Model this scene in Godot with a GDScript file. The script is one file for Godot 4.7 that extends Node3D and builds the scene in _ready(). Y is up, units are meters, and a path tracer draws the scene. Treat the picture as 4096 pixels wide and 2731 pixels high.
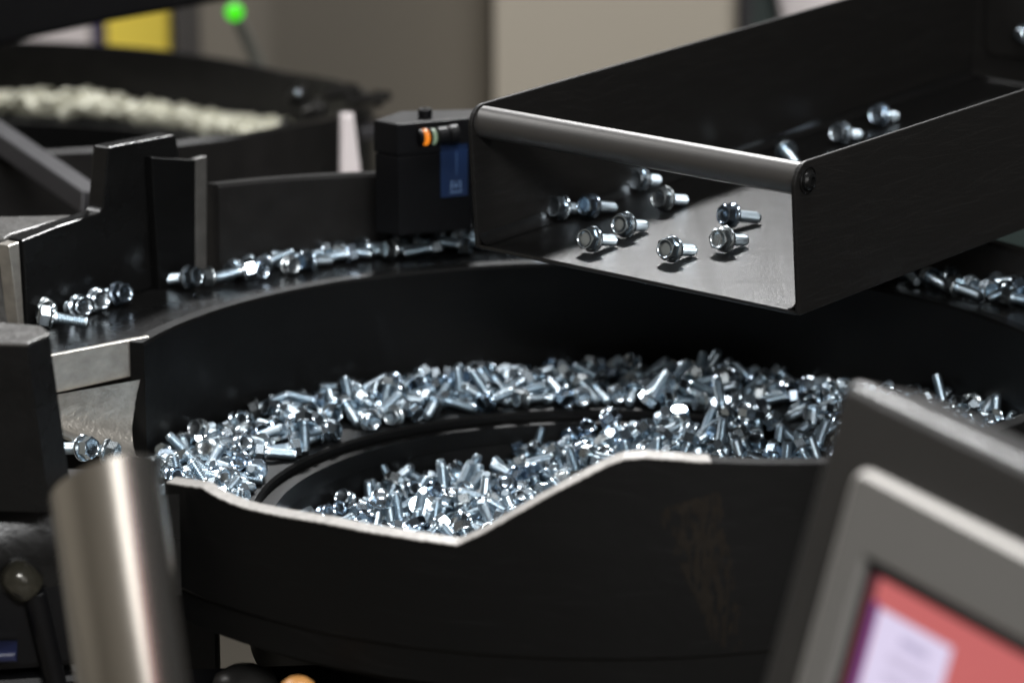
extends Node3D

# ---------------------------------------------------------------- materials
var M := {}
var used := {}

func lin(r: float, g: float, b: float, a := 1.0) -> Color:
	var c := Color(r, g, b, 1.0).linear_to_srgb()
	c.a = a
	return c

func noise_tex(freq: float, seed_: int, lo: float, hi: float, octaves := 4, kind := FastNoiseLite.TYPE_SIMPLEX_SMOOTH, stretch := false, size := 512) -> ImageTexture:
	# a seamless grey picture of noise between lo and hi
	var n := FastNoiseLite.new()
	n.noise_type = kind
	n.seed = seed_
	n.frequency = freq
	n.fractal_octaves = octaves
	var im := n.get_seamless_image(size, size, false, false, 0.15, true)
	if stretch:
		im.resize(size, size / 16, Image.INTERPOLATE_LANCZOS)
		im.resize(size, size, Image.INTERPOLATE_CUBIC)
	im.convert(Image.FORMAT_RGB8)
	var data := im.get_data()
	for i in data.size():
		data[i] = int(clampf(lerpf(lo, hi, data[i] / 255.0), 0.0, 1.0) * 255.0)
	return ImageTexture.create_from_image(Image.create_from_data(size, size, false, Image.FORMAT_RGB8, data))

func scratch_tex(seed_: int, n: int, base: float, low: float, high: float, long_: float, tilt: float) -> ImageTexture:
	# thin wear scratches of varied length and tone on an even ground
	var rng := RandomNumberGenerator.new()
	rng.seed = seed_
	var s := 512
	var im := Image.create(s, s, false, Image.FORMAT_RGB8)
	im.fill(Color(base, base, base))
	for i in n:
		var x := rng.randf() * s
		var y := rng.randf() * s
		var a := tilt + rng.randfn(0.0, 0.14)
		var l := rng.randf_range(0.2, 1.0) * long_
		var v := rng.randf_range(low, high)
		var st := int(l)
		for k in st:
			var px := int(fposmod(x + cos(a) * k, s))
			var py := int(fposmod(y + sin(a) * k, s))
			var o := im.get_pixel(px, py).r
			var w: float = lerpf(o, v, sin(PI * k / float(st)))
			im.set_pixel(px, py, Color(w, w, w))
	return ImageTexture.create_from_image(im)

func mat(called: String, c: Color, rough: float, metal := 0.0, scale := 0.0, rough_tex: Texture2D = null, bump: Texture2D = null, bump_cm := 0.0, col_tex: Texture2D = null) -> StandardMaterial3D:
	var m := StandardMaterial3D.new()
	m.resource_name = called
	m.albedo_color = c
	m.roughness = rough
	m.metallic = metal
	if scale > 0.0:
		m.uv1_triplanar = true
		m.uv1_world_triplanar = true
		m.uv1_scale = Vector3(scale, scale, scale)
	if rough_tex:
		m.roughness_texture = rough_tex
	if bump:
		m.heightmap_enabled = true
		m.heightmap_texture = bump
		m.heightmap_scale = bump_cm
	if col_tex:
		m.albedo_texture = col_tex
	M[called] = m
	return m

func glow(called: String, c: Color, e: float) -> void:
	var m := mat(called, Color(c.r * 0.3, c.g * 0.3, c.b * 0.3), 0.4)
	m.emission_enabled = true
	m.emission = c
	m.emission_energy_multiplier = e

func make_materials() -> void:
	var t_soft := noise_tex(0.008, 3, 0.86, 1.0, 5)
	var t_grain := noise_tex(0.12, 5, 0.0, 1.0, 3)
	var t_speck := noise_tex(0.25, 8, 0.0, 1.0, 2, FastNoiseLite.TYPE_CELLULAR)
	var t_wear := noise_tex(0.02, 11, 0.65, 1.0, 6)
	var t_rough := noise_tex(0.05, 17, 0.0, 1.0, 5)
	var t_brush := noise_tex(0.06, 19, 0.55, 1.0, 4, FastNoiseLite.TYPE_SIMPLEX_SMOOTH, true)
	var t_scr := scratch_tex(23, 420, 1.0, 0.72, 0.95, 90.0, 0.3)
	var t_scuff := scratch_tex(41, 700, 0.5, 0.5, 0.78, 120.0, 0.05)
	var t_scuff2 := scratch_tex(43, 500, 0.6, 0.62, 1.0, 70.0, 0.1)
	var t_tone := noise_tex(0.015, 29, 0.78, 1.0, 6)
	var t_zinc := noise_tex(0.03, 31, 0.55, 1.0, 4)
	mat("black_sheet", lin(0.034, 0.032, 0.030), 0.46, 0.0, 5.0, t_scr, t_speck, 0.006, t_scuff)
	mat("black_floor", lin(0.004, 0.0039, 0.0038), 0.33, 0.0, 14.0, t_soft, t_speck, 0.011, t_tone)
	mat("worn_grey", lin(0.085, 0.082, 0.077), 0.5, 0.2, 9.0, t_wear, t_rough, 0.02, t_tone)
	mat("patch_brown", lin(0.0095, 0.0074, 0.0052), 0.55, 0.0, 12.0, t_wear, null, 0.0, t_tone)
	mat("rod_black", lin(0.06, 0.0572, 0.0545), 0.43, 0.6, 20.0, t_soft, t_speck, 0.006)
	mat("coating", lin(0.008, 0.0081, 0.0081), 0.48, 0.0, 3.3, t_soft, t_rough, 0.012, t_scuff2)
	mat("coating_gloss", lin(0.006, 0.006, 0.006), 0.3, 0.0, 5.0, t_soft, t_rough, 0.02, t_tone)
	mat("cut_edge", lin(0.46, 0.44, 0.415), 0.5, 0.3, 22.0, t_wear, t_rough, 0.015, t_tone)
	mat("grey_coat", lin(0.014, 0.0134, 0.013), 0.42, 0.0, 5.0, t_soft, t_rough, 0.012, t_tone)
	mat("bare_steel", lin(0.52, 0.49, 0.44), 0.42, 0.75, 12.0, t_wear, t_grain, 0.012, t_tone)
	mat("cast_steel", lin(0.58, 0.545, 0.49), 0.42, 0.75, 16.0, t_wear, t_rough, 0.06, t_tone)
	mat("dark_steel", lin(0.055, 0.053, 0.05), 0.42, 0.7, 8.0, t_wear, t_rough, 0.01, t_tone)
	mat("zinc", lin(0.48, 0.555, 0.615), 0.28, 1.0, 60.0, t_zinc, null, 0.0)
	mat("zinc_dull", lin(0.40, 0.44, 0.46), 0.37, 1.0, 60.0, t_zinc)
	mat("zinc_bluish", lin(0.42, 0.515, 0.62), 0.25, 1.0, 60.0, t_zinc)
	mat("zinc_thread", lin(0.44, 0.52, 0.58), 0.33, 1.0)
	var tube := mat("tube_steel", lin(0.56, 0.535, 0.49), 0.3, 1.0)
	tube.roughness_texture = t_brush
	tube.uv1_scale = Vector3(3, 1, 1)
	tube.anisotropy_enabled = true
	tube.anisotropy = 0.75
	mat("sensor_black", lin(0.004, 0.004, 0.0045), 0.42, 0.0, 12.0, t_soft)
	mat("panel_black", lin(0.012, 0.0112, 0.0105), 0.5, 0.0, 14.0, t_soft, t_grain, 0.004)
	mat("panel_rim", lin(0.62, 0.595, 0.565), 0.42, 0.0, 14.0, t_soft)
	mat("panel_grey", lin(0.122, 0.118, 0.111), 0.5, 0.0, 14.0, t_soft, t_grain, 0.003)
	mat("panel_gasket", lin(0.008, 0.008, 0.009), 0.4)
	mat("beige_paint", lin(0.165, 0.148, 0.122), 0.5, 0.0, 3.0, t_soft)
	mat("beige_light", lin(0.34, 0.305, 0.25), 0.5, 0.0, 3.0, t_soft)
	mat("grey_paint", lin(0.085, 0.08, 0.078), 0.5, 0.0, 3.0, t_soft)
	mat("yellow_paint", lin(0.92, 0.72, 0.10), 0.45, 0.0, 3.0, t_soft)
	mat("white_paint", lin(0.72, 0.66, 0.66), 0.5, 0.0, 3.0, t_soft)
	mat("navy_paint", lin(0.035, 0.03, 0.10), 0.5)
	mat("green_dark", lin(0.02, 0.035, 0.032), 0.45)
	mat("pale_plastic", lin(0.44, 0.43, 0.34), 0.4, 0.0, 20.0, t_soft)
	mat("clear_cap", lin(0.03, 0.028, 0.021), 0.2, 0.3)
	mat("brown_knob", lin(0.42, 0.20, 0.06), 0.35)
	mat("blue_plastic", lin(0.006, 0.01, 0.045), 0.4)
	mat("stalk_grey", lin(0.11, 0.11, 0.095), 0.6)
	mat("grey_bar", lin(0.030, 0.029, 0.032), 0.45, 0.3, 8.0, t_soft)
	mat("lamp_case", lin(0.6, 0.6, 0.6), 0.5)
	mat("floor_concrete", lin(0.24, 0.225, 0.20), 0.7, 0.0, 0.8, t_wear, null, 0.0, t_tone)
	mat("wall_beige", lin(0.46, 0.42, 0.36), 0.7)
	mat("wall_far", lin(0.10, 0.10, 0.10), 0.8)
	for k in ["coating", "black_sheet", "sensor_black", "panel_gasket", "grey_coat", "patch_brown"]:
		M[k].metallic_specular = 0.27
	M.coating_gloss.metallic_specular = 0.36
	glow("amber_glow", Color(1.0, 0.56, 0.14), 0.85)
	glow("pale_glow", Color(0.75, 0.86, 0.72), 0.3)
	glow("green_glow", Color(0.27, 0.9, 0.04), 1.1)
	glow("lamp_glow", Color(1.0, 0.98, 0.96), 2.0)

# ---------------------------------------------------------------- mesh helpers
func mb() -> SurfaceTool:
	var st := SurfaceTool.new()
	st.begin(Mesh.PRIMITIVE_TRIANGLES)
	st.set_smooth_group(-1)
	return st

func tri(st: SurfaceTool, a: Vector3, b: Vector3, c: Vector3) -> void:
	st.add_vertex(a)
	st.add_vertex(b)
	st.add_vertex(c)

func quad(st: SurfaceTool, a: Vector3, b: Vector3, c: Vector3, d: Vector3) -> void:
	tri(st, a, b, c)
	tri(st, a, c, d)

func done(st: SurfaceTool) -> ArrayMesh:
	st.generate_normals()
	return st.commit()

func inset(poly: Array, d: float) -> Array:
	var n := poly.size()
	var area := 0.0
	for i in n:
		area += poly[i].cross(poly[(i + 1) % n])
	var s := 1.0 if area > 0 else -1.0
	var out := []
	for i in n:
		var a: Vector2 = poly[(i + n - 1) % n]
		var b: Vector2 = poly[i]
		var c: Vector2 = poly[(i + 1) % n]
		var n1 := ((b - a).normalized()).orthogonal() * s * -1.0
		var n2 := ((c - b).normalized()).orthogonal() * s * -1.0
		var m := (n1 + n2).normalized()
		out.append(b + m * d / maxf(0.35, m.dot(n1)))
	return out

func extrude(st: SurfaceTool, poly: Array, xf: Transform3D, z0: float, z1: float, bev := 0.0) -> void:
	# a solid of the outline poly between z0 and z1 of xf, its rims chamfered in two steps
	var rings := []
	if bev > 0.0:
		rings = [[inset(poly, bev), z0], [inset(poly, bev * 0.3), z0 + bev * 0.3], [poly, z0 + bev], [poly, z1 - bev], [inset(poly, bev * 0.3), z1 - bev * 0.3], [inset(poly, bev), z1]]
	else:
		rings = [[poly, z0], [poly, z1]]
	var n := poly.size()
	for k in rings.size() - 1:
		for i in n:
			var j := (i + 1) % n
			var a: Vector2 = rings[k][0][i]
			var b: Vector2 = rings[k][0][j]
			var c: Vector2 = rings[k + 1][0][j]
			var d: Vector2 = rings[k + 1][0][i]
			quad(st, xf * Vector3(a.x, a.y, rings[k][1]), xf * Vector3(d.x, d.y, rings[k + 1][1]), xf * Vector3(c.x, c.y, rings[k + 1][1]), xf * Vector3(b.x, b.y, rings[k][1]))
	for e in [0, rings.size() - 1]:
		var pv := PackedVector2Array(rings[e][0])
		var t := Geometry2D.triangulate_polygon(pv)
		for i in range(0, t.size(), 3):
			var p := pv[t[i]]
			var q := pv[t[i + 1]]
			var r := pv[t[i + 2]]
			tri(st, xf * Vector3(p.x, p.y, rings[e][1]), xf * Vector3(q.x, q.y, rings[e][1]), xf * Vector3(r.x, r.y, rings[e][1]))

func rounded(pts: Array, radii: Array, seg := 6) -> Array:
	# the outline pts with its corners rounded
	var out := []
	var n := pts.size()
	for i in n:
		var r: float = radii[i]
		var b: Vector2 = pts[i]
		if r <= 0.0:
			out.append(b)
			continue
		var u: Vector2 = (pts[(i + n - 1) % n] - b).normalized()
		var v: Vector2 = (pts[(i + 1) % n] - b).normalized()
		var half := acos(clampf(u.dot(v), -1, 1)) / 2.0
		var d := r / tan(half)
		var c := b + (u + v).normalized() * (r / sin(half))
		var a0 := (b + u * d - c).angle()
		var a1 := (b + v * d - c).angle()
		var sw := wrapf(a1 - a0, -PI, PI)
		for k in seg + 1:
			out.append(c + Vector2.from_angle(a0 + sw * k / seg) * r)
	return out

func plan(level0: float, level1: float) -> Transform3D:
	# outline (x, z) of the ground plan, raised along y: z of extrude is the height
	return Transform3D(Basis(Vector3(1, 0, 0), Vector3(0, 0, 1), Vector3(0, 1, 0)), Vector3.ZERO)

func plan_solid(st: SurfaceTool, poly: Array, y0: float, y1: float, bev := 0.001) -> void:
	extrude(st, poly, plan(0, 0), y0, y1, bev)

func box(st: SurfaceTool, size: Vector3, xf: Transform3D, bev := 0.001) -> void:
	var h := size / 2.0
	extrude(st, [Vector2(-h.x, -h.y), Vector2(h.x, -h.y), Vector2(h.x, h.y), Vector2(-h.x, h.y)], xf, -h.z, h.z, bev)

func at(p: Vector3, yaw := 0.0) -> Transform3D:
	return Transform3D(Basis(Vector3.UP, yaw), p)

func ring(st: SurfaceTool, section: Callable, angles: Array, c: Vector3, closed := true, caps := true) -> void:
	# a section of (radius, height) corners carried round c; the corner count stays the same
	var first: Array = section.call(angles[0])
	var m := first.size()
	var prev := []
	for k in angles.size():
		var a: float = deg_to_rad(angles[k])
		var s: Array = section.call(angles[k])
		var row := []
		for p in s:
			row.append(c + Vector3(cos(a) * p.x, p.y, sin(a) * p.x))
		if k > 0:
			for i in (m if closed else m - 1):
				st.set_smooth_group(i + 1)
				var j := (i + 1) % m
				quad(st, prev[i], row[i], row[j], prev[j])
		elif caps and closed:
			cap(st, s, row)
		if k == angles.size() - 1 and caps and closed:
			cap(st, s, row)
		prev = row
	st.set_smooth_group(-1)

func cap(st: SurfaceTool, s: Array, row: Array) -> void:
	st.set_smooth_group(-1)
	var t := Geometry2D.triangulate_polygon(PackedVector2Array(s))
	for i in range(0, t.size(), 3):
		tri(st, row[t[i]], row[t[i + 1]], row[t[i + 2]])

func arc(a: float, b: float, step := 2.0) -> Array:
	var n := int(ceil(absf(b - a) / step))
	var out := []
	for i in n + 1:
		out.append(lerpf(a, b, i / float(n)))
	return out

func lathe(st: SurfaceTool, prof: Array, seg: int, xf := Transform3D(), smooth := true) -> void:
	# prof: (radius, height) about the y axis of xf
	for k in prof.size() - 1:
		st.set_smooth_group(k % 30 + 1 if smooth else 1)
		for i in seg:
			var a0 := TAU * i / seg
			var a1 := TAU * (i + 1) / seg
			var p: Vector2 = prof[k]
			var q: Vector2 = prof[k + 1]
			var A := xf * Vector3(cos(a0) * p.x, p.y, sin(a0) * p.x)
			var B := xf * Vector3(cos(a1) * p.x, p.y, sin(a1) * p.x)
			var C := xf * Vector3(cos(a1) * q.x, q.y, sin(a1) * q.x)
			var D := xf * Vector3(cos(a0) * q.x, q.y, sin(a0) * q.x)
			if p.x < 1e-6:
				tri(st, A, D, C)
			elif q.x < 1e-6:
				tri(st, A, D, B)
			else:
				quad(st, A, D, C, B)
	st.set_smooth_group(-1)

func along(from: Vector3, dir: Vector3) -> Transform3D:
	# y axis along dir
	var y := dir.normalized()
	var x := y.cross(Vector3(0.13, 0.2, 0.97)).normalized()
	return Transform3D(Basis(x, y, x.cross(y)), from)

func rod(st: SurfaceTool, a: Vector3, b: Vector3, r: float, seg := 24, bev := 0.0005) -> void:
	var l := a.distance_to(b)
	lathe(st, [Vector2(0, 0), Vector2(r - bev, 0), Vector2(r, bev), Vector2(r, l - bev), Vector2(r - bev, l), Vector2(0, l)], seg, along(a, b - a))

# ---------------------------------------------------------------- objects
func numbered(called: String) -> String:
	var k: int = used.get(called, 0)
	used[called] = k + 1
	return called if k == 0 else "%s_%03d" % [called, k]

func tag(o: Node, label: String, category: String, group := "", kind := "") -> Node:
	o.set_meta("label", label)
	o.set_meta("category", category)
	if group:
		o.set_meta("group", group)
	if kind:
		o.set_meta("kind", kind)
	return o

func thing(called: String, label: String, category: String, where := Vector3.ZERO, group := "") -> Node3D:
	var o := Node3D.new()
	o.name = numbered(called)
	add_child(o)
	o.position = where
	tag(o, label, category, group)
	return o

func obj(called: String, mesh: Mesh, m: Material, parent: Node = null, label := "") -> MeshInstance3D:
	var o := MeshInstance3D.new()
	o.name = called if parent else numbered(called)
	o.mesh = mesh
	o.material_override = m
	(parent if parent else self).add_child(o, true)
	if parent is Node3D and parent != self:
		var p: Node = parent
		var off := Vector3.ZERO
		while p != self:
			off += p.position if p.position != Vector3.ZERO and not p.get_meta("turned", false) else Vector3.ZERO
			p = p.get_parent()
		o.position = -off if not parent.get_meta("local", false) else Vector3.ZERO
	if label:
		o.set_meta("label", label)
	return o

func lamp(called: String, label: String, where: Vector3, target: Vector3, size: Vector2, energy: float, color := Color.WHITE) -> void:
	var t := thing(called, label, "lamp", where)
	t.set_meta("local", true)
	t.look_at_from_position(where, target, Vector3(0.1, 0.3, 1).normalized())
	var st := mb()
	box(st, Vector3(size.x + 0.04, size.y + 0.04, 0.06), Transform3D(Basis(), Vector3(0, 0, 0.035)), 0.006)
	obj("housing", done(st), M.lamp_case, t)
	st = mb()
	box(st, Vector3(size.x, size.y, 0.004), Transform3D(Basis(), Vector3(0, 0, 0.0)), 0.0005)
	obj("diffuser", done(st), M.lamp_glow, t)
	var l := AreaLight3D.new()
	l.name = "light"
	l.area_size = size
	l.light_energy = energy
	l.light_color = color
	l.shadow_enabled = true
	l.area_range = 20.0
	t.add_child(l)
	l.position = Vector3(0, 0, -0.006)

# ---------------------------------------------------------------- the bolt
const SHANK := 0.0205
var head_mesh: ArrayMesh
var shank_mesh: ArrayMesh
var bolt_mesh: ArrayMesh

func make_bolt_meshes() -> void:
	var st := mb()
	# flange under the hexagon
	lathe(st, [Vector2(0.0034, 0), Vector2(0.0073, 0), Vector2(0.00775, 0.0004), Vector2(0.00775, 0.0012), Vector2(0.0074, 0.0018), Vector2(0.006, 0.0025), Vector2(0.005, 0.0026)], 30)
	# hexagon with a turned chamfer and a dished top
	var af := 0.00575
	var n := 30
	var rings := []
	for k in 7:
		var row := []
		for i in n:
			var a := TAU * i / n
			var hr := af / cos(fposmod(a, PI / 3.0) - PI / 6.0)
			var p := Vector2.ZERO
			match k:
				0: p = Vector2(hr, 0.0021)
				1: p = Vector2(hr, 0.0081 - (hr - 0.0054) * 0.5)
				2: p = Vector2(0.0054, 0.0081)
				3: p = Vector2(0.0050, 0.0081)
				4: p = Vector2(0.0045, 0.0076)
				5: p = Vector2(0.0026, 0.0073)
				6: p = Vector2(0.0, 0.0072)
			row.append(Vector3(cos(a) * p.x, p.y, sin(a) * p.x))
		rings.append(row)
	for k in 6:
		for i in n:
			var j := (i + 1) % n
			st.set_smooth_group(i / 5 + 1 if k == 0 else 10 + k if k < 3 else 20)
			quad(st, rings[k][i], rings[k + 1][i], rings[k + 1][j], rings[k][j])
	head_mesh = done(st)
	st = mb()
	var prof := [Vector2(0.0035, 0.0)]
	var y := -0.002
	while y > -SHANK + 0.0012:
		prof.append(Vector2(0.0036, y))
		prof.append(Vector2(0.0036, y - 0.0003))
		prof.append(Vector2(0.00295, y - 0.00085))
		y -= 0.00145
	prof.append(Vector2(0.0029, -SHANK + 0.0003))
	prof.append(Vector2(0.0024, -SHANK))
	prof.append(Vector2(0.0, -SHANK))
	lathe(st, prof, 14)
	shank_mesh = done(st)
	bolt_mesh = ArrayMesh.new()
	bolt_mesh.add_surface_from_arrays(Mesh.PRIMITIVE_TRIANGLES, head_mesh.surface_get_arrays(0))
	bolt_mesh.add_surface_from_arrays(Mesh.PRIMITIVE_TRIANGLES, shank_mesh.surface_get_arrays(0))
	bolt_mesh.surface_set_material(0, M.zinc)
	bolt_mesh.surface_set_material(1, M.zinc_thread)

var bolt0: Node3D

func bolt(where: Transform3D, label: String, group := "") -> Node3D:
	var b: Node3D
	if bolt0 == null:
		b = thing("flange_bolt", label, "bolt")
		b.set_meta("local", true)
		obj("head", head_mesh, M.zinc, b)
		obj("threaded_shank", shank_mesh, M.zinc_thread, b)
		bolt0 = b
	else:
		b = bolt0.duplicate()
		b.name = numbered("flange_bolt")
		add_child(b)
	b.transform = where
	var tone: int = (used["flange_bolt"] * 7919) % 5
	b.get_child(0).material_override = [M.zinc, M.zinc_dull, M.zinc, M.zinc_bluish, M.zinc][tone]
	tag(b, label, "bolt")
	if group:
		b.set_meta("group", group)
	elif b.has_meta("group"):
		b.remove_meta("group")
	return b

func bolt_pose(flange_centre: Vector3, to_tip: Vector3, spin: float) -> Transform3D:
	var y := -to_tip.normalized()
	var x := y.cross(Vector3.FORWARD if absf(y.y) > 0.9 else Vector3.UP).normalized()
	var b := Basis(x, y, x.cross(y))
	return Transform3D(b * Basis(Vector3.UP, spin), flange_centre)

func lying(x: float, z: float, level: float, dx: float, dz: float, spin: float) -> Transform3D:
	# resting on the rim of its flange and the tip of its shank; x, z: where the flange touches
	var dir := Vector3(dx, 0, dz).normalized()
	var tilt := asin((0.00775 - 0.0035) / (SHANK - 0.001))
	var to_tip := dir * cos(tilt) - Vector3.UP * sin(tilt)
	var up := Vector3.UP * cos(tilt) + dir * sin(tilt)
	return bolt_pose(Vector3(x, level, z) + up * 0.0078, to_tip, spin)

# ---------------------------------------------------------------- numbers of the bowl
const BC := Vector3(0.048, 0, 0.048)      # middle of the big bowl on the level of its middle ledge
const R_PIT := 0.194
const R_WALL := 0.277
const R_OUT := 0.335
const LEDGE := 0.073                      # level of the upper track

func table(t: Array, x: float) -> float:
	for i in t.size() - 1:
		if x <= t[i + 1].x:
			return lerpf(t[i].y, t[i + 1].y, clampf((x - t[i].x) / (t[i + 1].x - t[i].x), 0, 1))
	return t[-1].y

var RIM := [Vector2(10, 0.105), Vector2(40, 0.107), Vector2(68.5, 0.109), Vector2(77, 0.113), Vector2(83, 0.1165), Vector2(86.7, 0.1185), Vector2(88.8, 0.1175), Vector2(90.6, 0.1138), Vector2(94.4, 0.1035), Vector2(98.7, 0.0905), Vector2(103.1, 0.0764), Vector2(105.4, 0.0703), Vector2(110, 0.0712), Vector2(120, 0.0726), Vector2(130.5, 0.0707), Vector2(134.5, 0.0719), Vector2(137, 0.0745), Vector2(144, 0.069)]
var OUTER := [Vector2(-140, 0.1345), Vector2(-137, 0.133), Vector2(-114.3, 0.1245), Vector2(-80, 0.111), Vector2(-50, 0.100), Vector2(20, 0.090)]

func pit_floor(x: float) -> float:
	return clampf(-0.054 + 0.26 * (x + 0.047), -0.045, -0.012)

func build_bowl() -> void:
	var b := thing("feeder_bowl", "large black coated vibrating feeder bowl with stepped spiral ledges full of bolts", "feeder bowl", Vector3(BC.x, -0.3, BC.z))
	# middle ledge and the floor of the pit
	var st := mb()
	ring(st, func(_a): return [Vector2(R_PIT, -0.0015), Vector2(R_PIT + 0.0015, 0), Vector2(R_WALL, 0), Vector2(R_WALL, -0.006), Vector2(R_PIT, -0.006)], arc(0, 360, 2), BC, true, false)
	obj("middle_ledge", done(st), M.coating, b)
	st = mb()
	ring(st, func(_a): return [Vector2(R_PIT, -0.005), Vector2(R_PIT + 0.004, -0.007), Vector2(R_PIT + 0.004, -0.075), Vector2(R_PIT, -0.075)], arc(0, 360, 2), BC, true, false)
	obj("pit_wall", done(st), M.coating, b)
	st = mb()
	st.set_smooth_group(1)
	for i in 24:
		for j in 90:
			var q := []
			for c in [[0, 0], [1, 0], [1, 1], [0, 1]]:
				var r: float = R_PIT * (i + c[0]) / 24.0
				var a: float = TAU * (j + c[1]) / 90.0
				var x := BC.x + cos(a) * r
				q.append(Vector3(x, pit_floor(x), BC.z + sin(a) * r))
			if i > 0:
				quad(st, q[0], q[1], q[2], q[3])
			else:
				tri(st, q[0], q[1], q[2])
	obj("pit_floor", done(st), M.coating_gloss, b)
	# the wall behind the middle ledge; its top carries the upper track
	st = mb()
	ring(st, func(_a): return [Vector2(R_WALL, -0.004), Vector2(R_WALL, LEDGE - 0.002), Vector2(R_WALL + 0.001, LEDGE), Vector2(R_WALL + 0.009, LEDGE), Vector2(R_WALL + 0.009, -0.004)], arc(-162, 14, 1.5), BC)
	obj("inner_wall", done(st), M.coating, b)
	st = mb()
	ring(st, func(_a): return [Vector2(R_WALL + 0.009, LEDGE - 0.0008), Vector2(R_OUT + 0.002, LEDGE - 0.0008), Vector2(R_OUT + 0.002, LEDGE - 0.018), Vector2(R_WALL + 0.009, LEDGE - 0.018)], arc(-160, 14, 1.5), BC)
	obj("upper_track", done(st), M.coating_gloss, b)
	st = mb()
	ring(st, func(a):
		var h := table(OUTER, a)
		return [Vector2(R_OUT, LEDGE - 0.016), Vector2(R_OUT, h - 0.002), Vector2(R_OUT + 0.002, h), Vector2(R_OUT + 0.012, h - 0.001), Vector2(R_OUT + 0.012, LEDGE - 0.03), Vector2(R_OUT, LEDGE - 0.03)], arc(-133.5, 14, 1.5), BC)
	obj("outer_wall", done(st), M.grey_coat, b)
	# front shell, its upper edge cut in a slope
	var an := arc(14, 144, 1.0)
	for p in RIM:
		if p.x > 14 and not an.has(p.x):
			an.append(p.x)
	an.sort()
	st = mb()
	ring(st, func(a):
		var h := table(RIM, a)
		return [Vector2(R_WALL, -0.006), Vector2(R_WALL, h), Vector2(R_WALL + 0.0055, h - 0.0016), Vector2(R_WALL + 0.0055, 0.0135), Vector2(R_WALL + 0.004, 0.0115), Vector2(R_WALL + 0.002, 0.0115), Vector2(R_WALL + 0.002, -0.006)], an, BC)
	obj("front_shell", done(st), M.coating, b)
	# worn bare strip along the cut edge
	var rng := RandomNumberGenerator.new()
	rng.seed = 5
	st = mb()
	var strip := arc(80, 143.6, 0.35)
	var jag := {}
	for a in strip:
		jag[a] = Vector2(rng.randf_range(-0.0005, 0.0004), rng.randf_range(-0.0005, 0.0006))
	ring(st, func(a):
		var h := table(RIM, a)
		var j: Vector2 = jag[a]
		return [Vector2(R_WALL - 0.0003, h - 0.0008), Vector2(R_WALL - 0.0001 + j.x * 0.3, h + 0.0005), Vector2(R_WALL + 0.0058 + j.x * 0.6, h - 0.0014 + j.y * 0.3), Vector2(R_WALL + 0.0058 + j.x * 0.6, h - 0.0021 + j.y * 0.5), Vector2(R_WALL + 0.0045, h - 0.0026)], strip, BC)
	obj("worn_edge", done(st), M.cut_edge, b, "bare pale cut edge along the lower front rim")
	# brownish patch on the front shell, in flecks
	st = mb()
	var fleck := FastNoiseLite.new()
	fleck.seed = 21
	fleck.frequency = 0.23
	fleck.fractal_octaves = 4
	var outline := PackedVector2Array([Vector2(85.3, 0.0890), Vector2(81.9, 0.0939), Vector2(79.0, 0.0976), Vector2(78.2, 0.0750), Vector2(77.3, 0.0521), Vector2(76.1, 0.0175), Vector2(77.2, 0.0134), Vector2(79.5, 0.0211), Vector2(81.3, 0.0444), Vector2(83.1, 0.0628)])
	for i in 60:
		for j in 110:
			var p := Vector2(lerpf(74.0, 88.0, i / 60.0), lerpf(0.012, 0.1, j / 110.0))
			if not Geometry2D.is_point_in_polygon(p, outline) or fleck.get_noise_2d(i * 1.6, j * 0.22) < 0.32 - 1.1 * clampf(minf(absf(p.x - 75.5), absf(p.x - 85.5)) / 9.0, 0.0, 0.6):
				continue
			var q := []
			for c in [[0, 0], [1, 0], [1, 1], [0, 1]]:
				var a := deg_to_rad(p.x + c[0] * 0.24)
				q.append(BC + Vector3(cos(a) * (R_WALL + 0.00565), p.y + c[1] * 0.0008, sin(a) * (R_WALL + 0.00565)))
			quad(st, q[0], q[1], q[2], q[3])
	obj("brown_patch", done(st), M.patch_brown, b, "faint brownish patch")
	# lower rings and the drum it stands on
	st = mb()
	ring(st, func(_a): return [Vector2(0.262, -0.006), Vector2(0.264, -0.014), Vector2(0.255, -0.017), Vector2(0.185, -0.017), Vector2(0.185, -0.006)], arc(0, 360, 2.5), BC, true, false)
	obj("lower_ring", done(st), M.coating, b)
	st = mb()
	lathe(st, [Vector2(0.187, -0.016), Vector2(0.182, -0.06), Vector2(0.170, -0.16), Vector2(0.21, -0.2), Vector2(0.21, -0.298), Vector2(0, -0.298)], 96, at(BC))
	obj("drum", done(st), M.coating, b)

	# straight run of the upper track towards the outlet, with its steel edge plate
	st = mb()
	plan_solid(st, [Vector2(-0.2145, -0.0555), Vector2(-0.345, 0.0485), Vector2(-0.392, -0.008), Vector2(-0.293, -0.0795), Vector2(-0.198, -0.214), Vector2(-0.172, -0.123)], LEDGE - 0.018, LEDGE - 0.0002, 0.0012)
	obj("outlet_track", done(st), M.coating_gloss, b)
	st = mb()
	extrude(st, [Vector2(0, 0.053), Vector2(0.002, 0.0735), Vector2(0.167, 0.0735), Vector2(0.167, 0.0515), Vector2(0.06, 0.0505), Vector2(0.004, 0.0515)], Transform3D(Basis(Vector3(-0.782, 0, 0.623), Vector3.UP, Vector3(-0.623, 0, -0.782)), Vector3(-0.2125, 0, -0.0525)), -0.001, 0.003, 0.0007)
	obj("track_edge_plate", done(st), M.bare_steel, b, "bare machined steel edge of the outlet track")
	# rough cast bracket under the track: a hollow curved sheet
	st = mb()
	var fn := FastNoiseLite.new()
	fn.seed = 4
	fn.frequency = 90.0
	var tl := Vector3(-0.2621, 0.0509, -0.0064)
	var tr := Vector3(-0.2173, 0.0504, -0.0394)
	var br := Vector3(-0.2193, 0.0059, -0.0199)
	var bl := Vector3(-0.2571, 0.0305, 0.0089)
	var g := []
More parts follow.
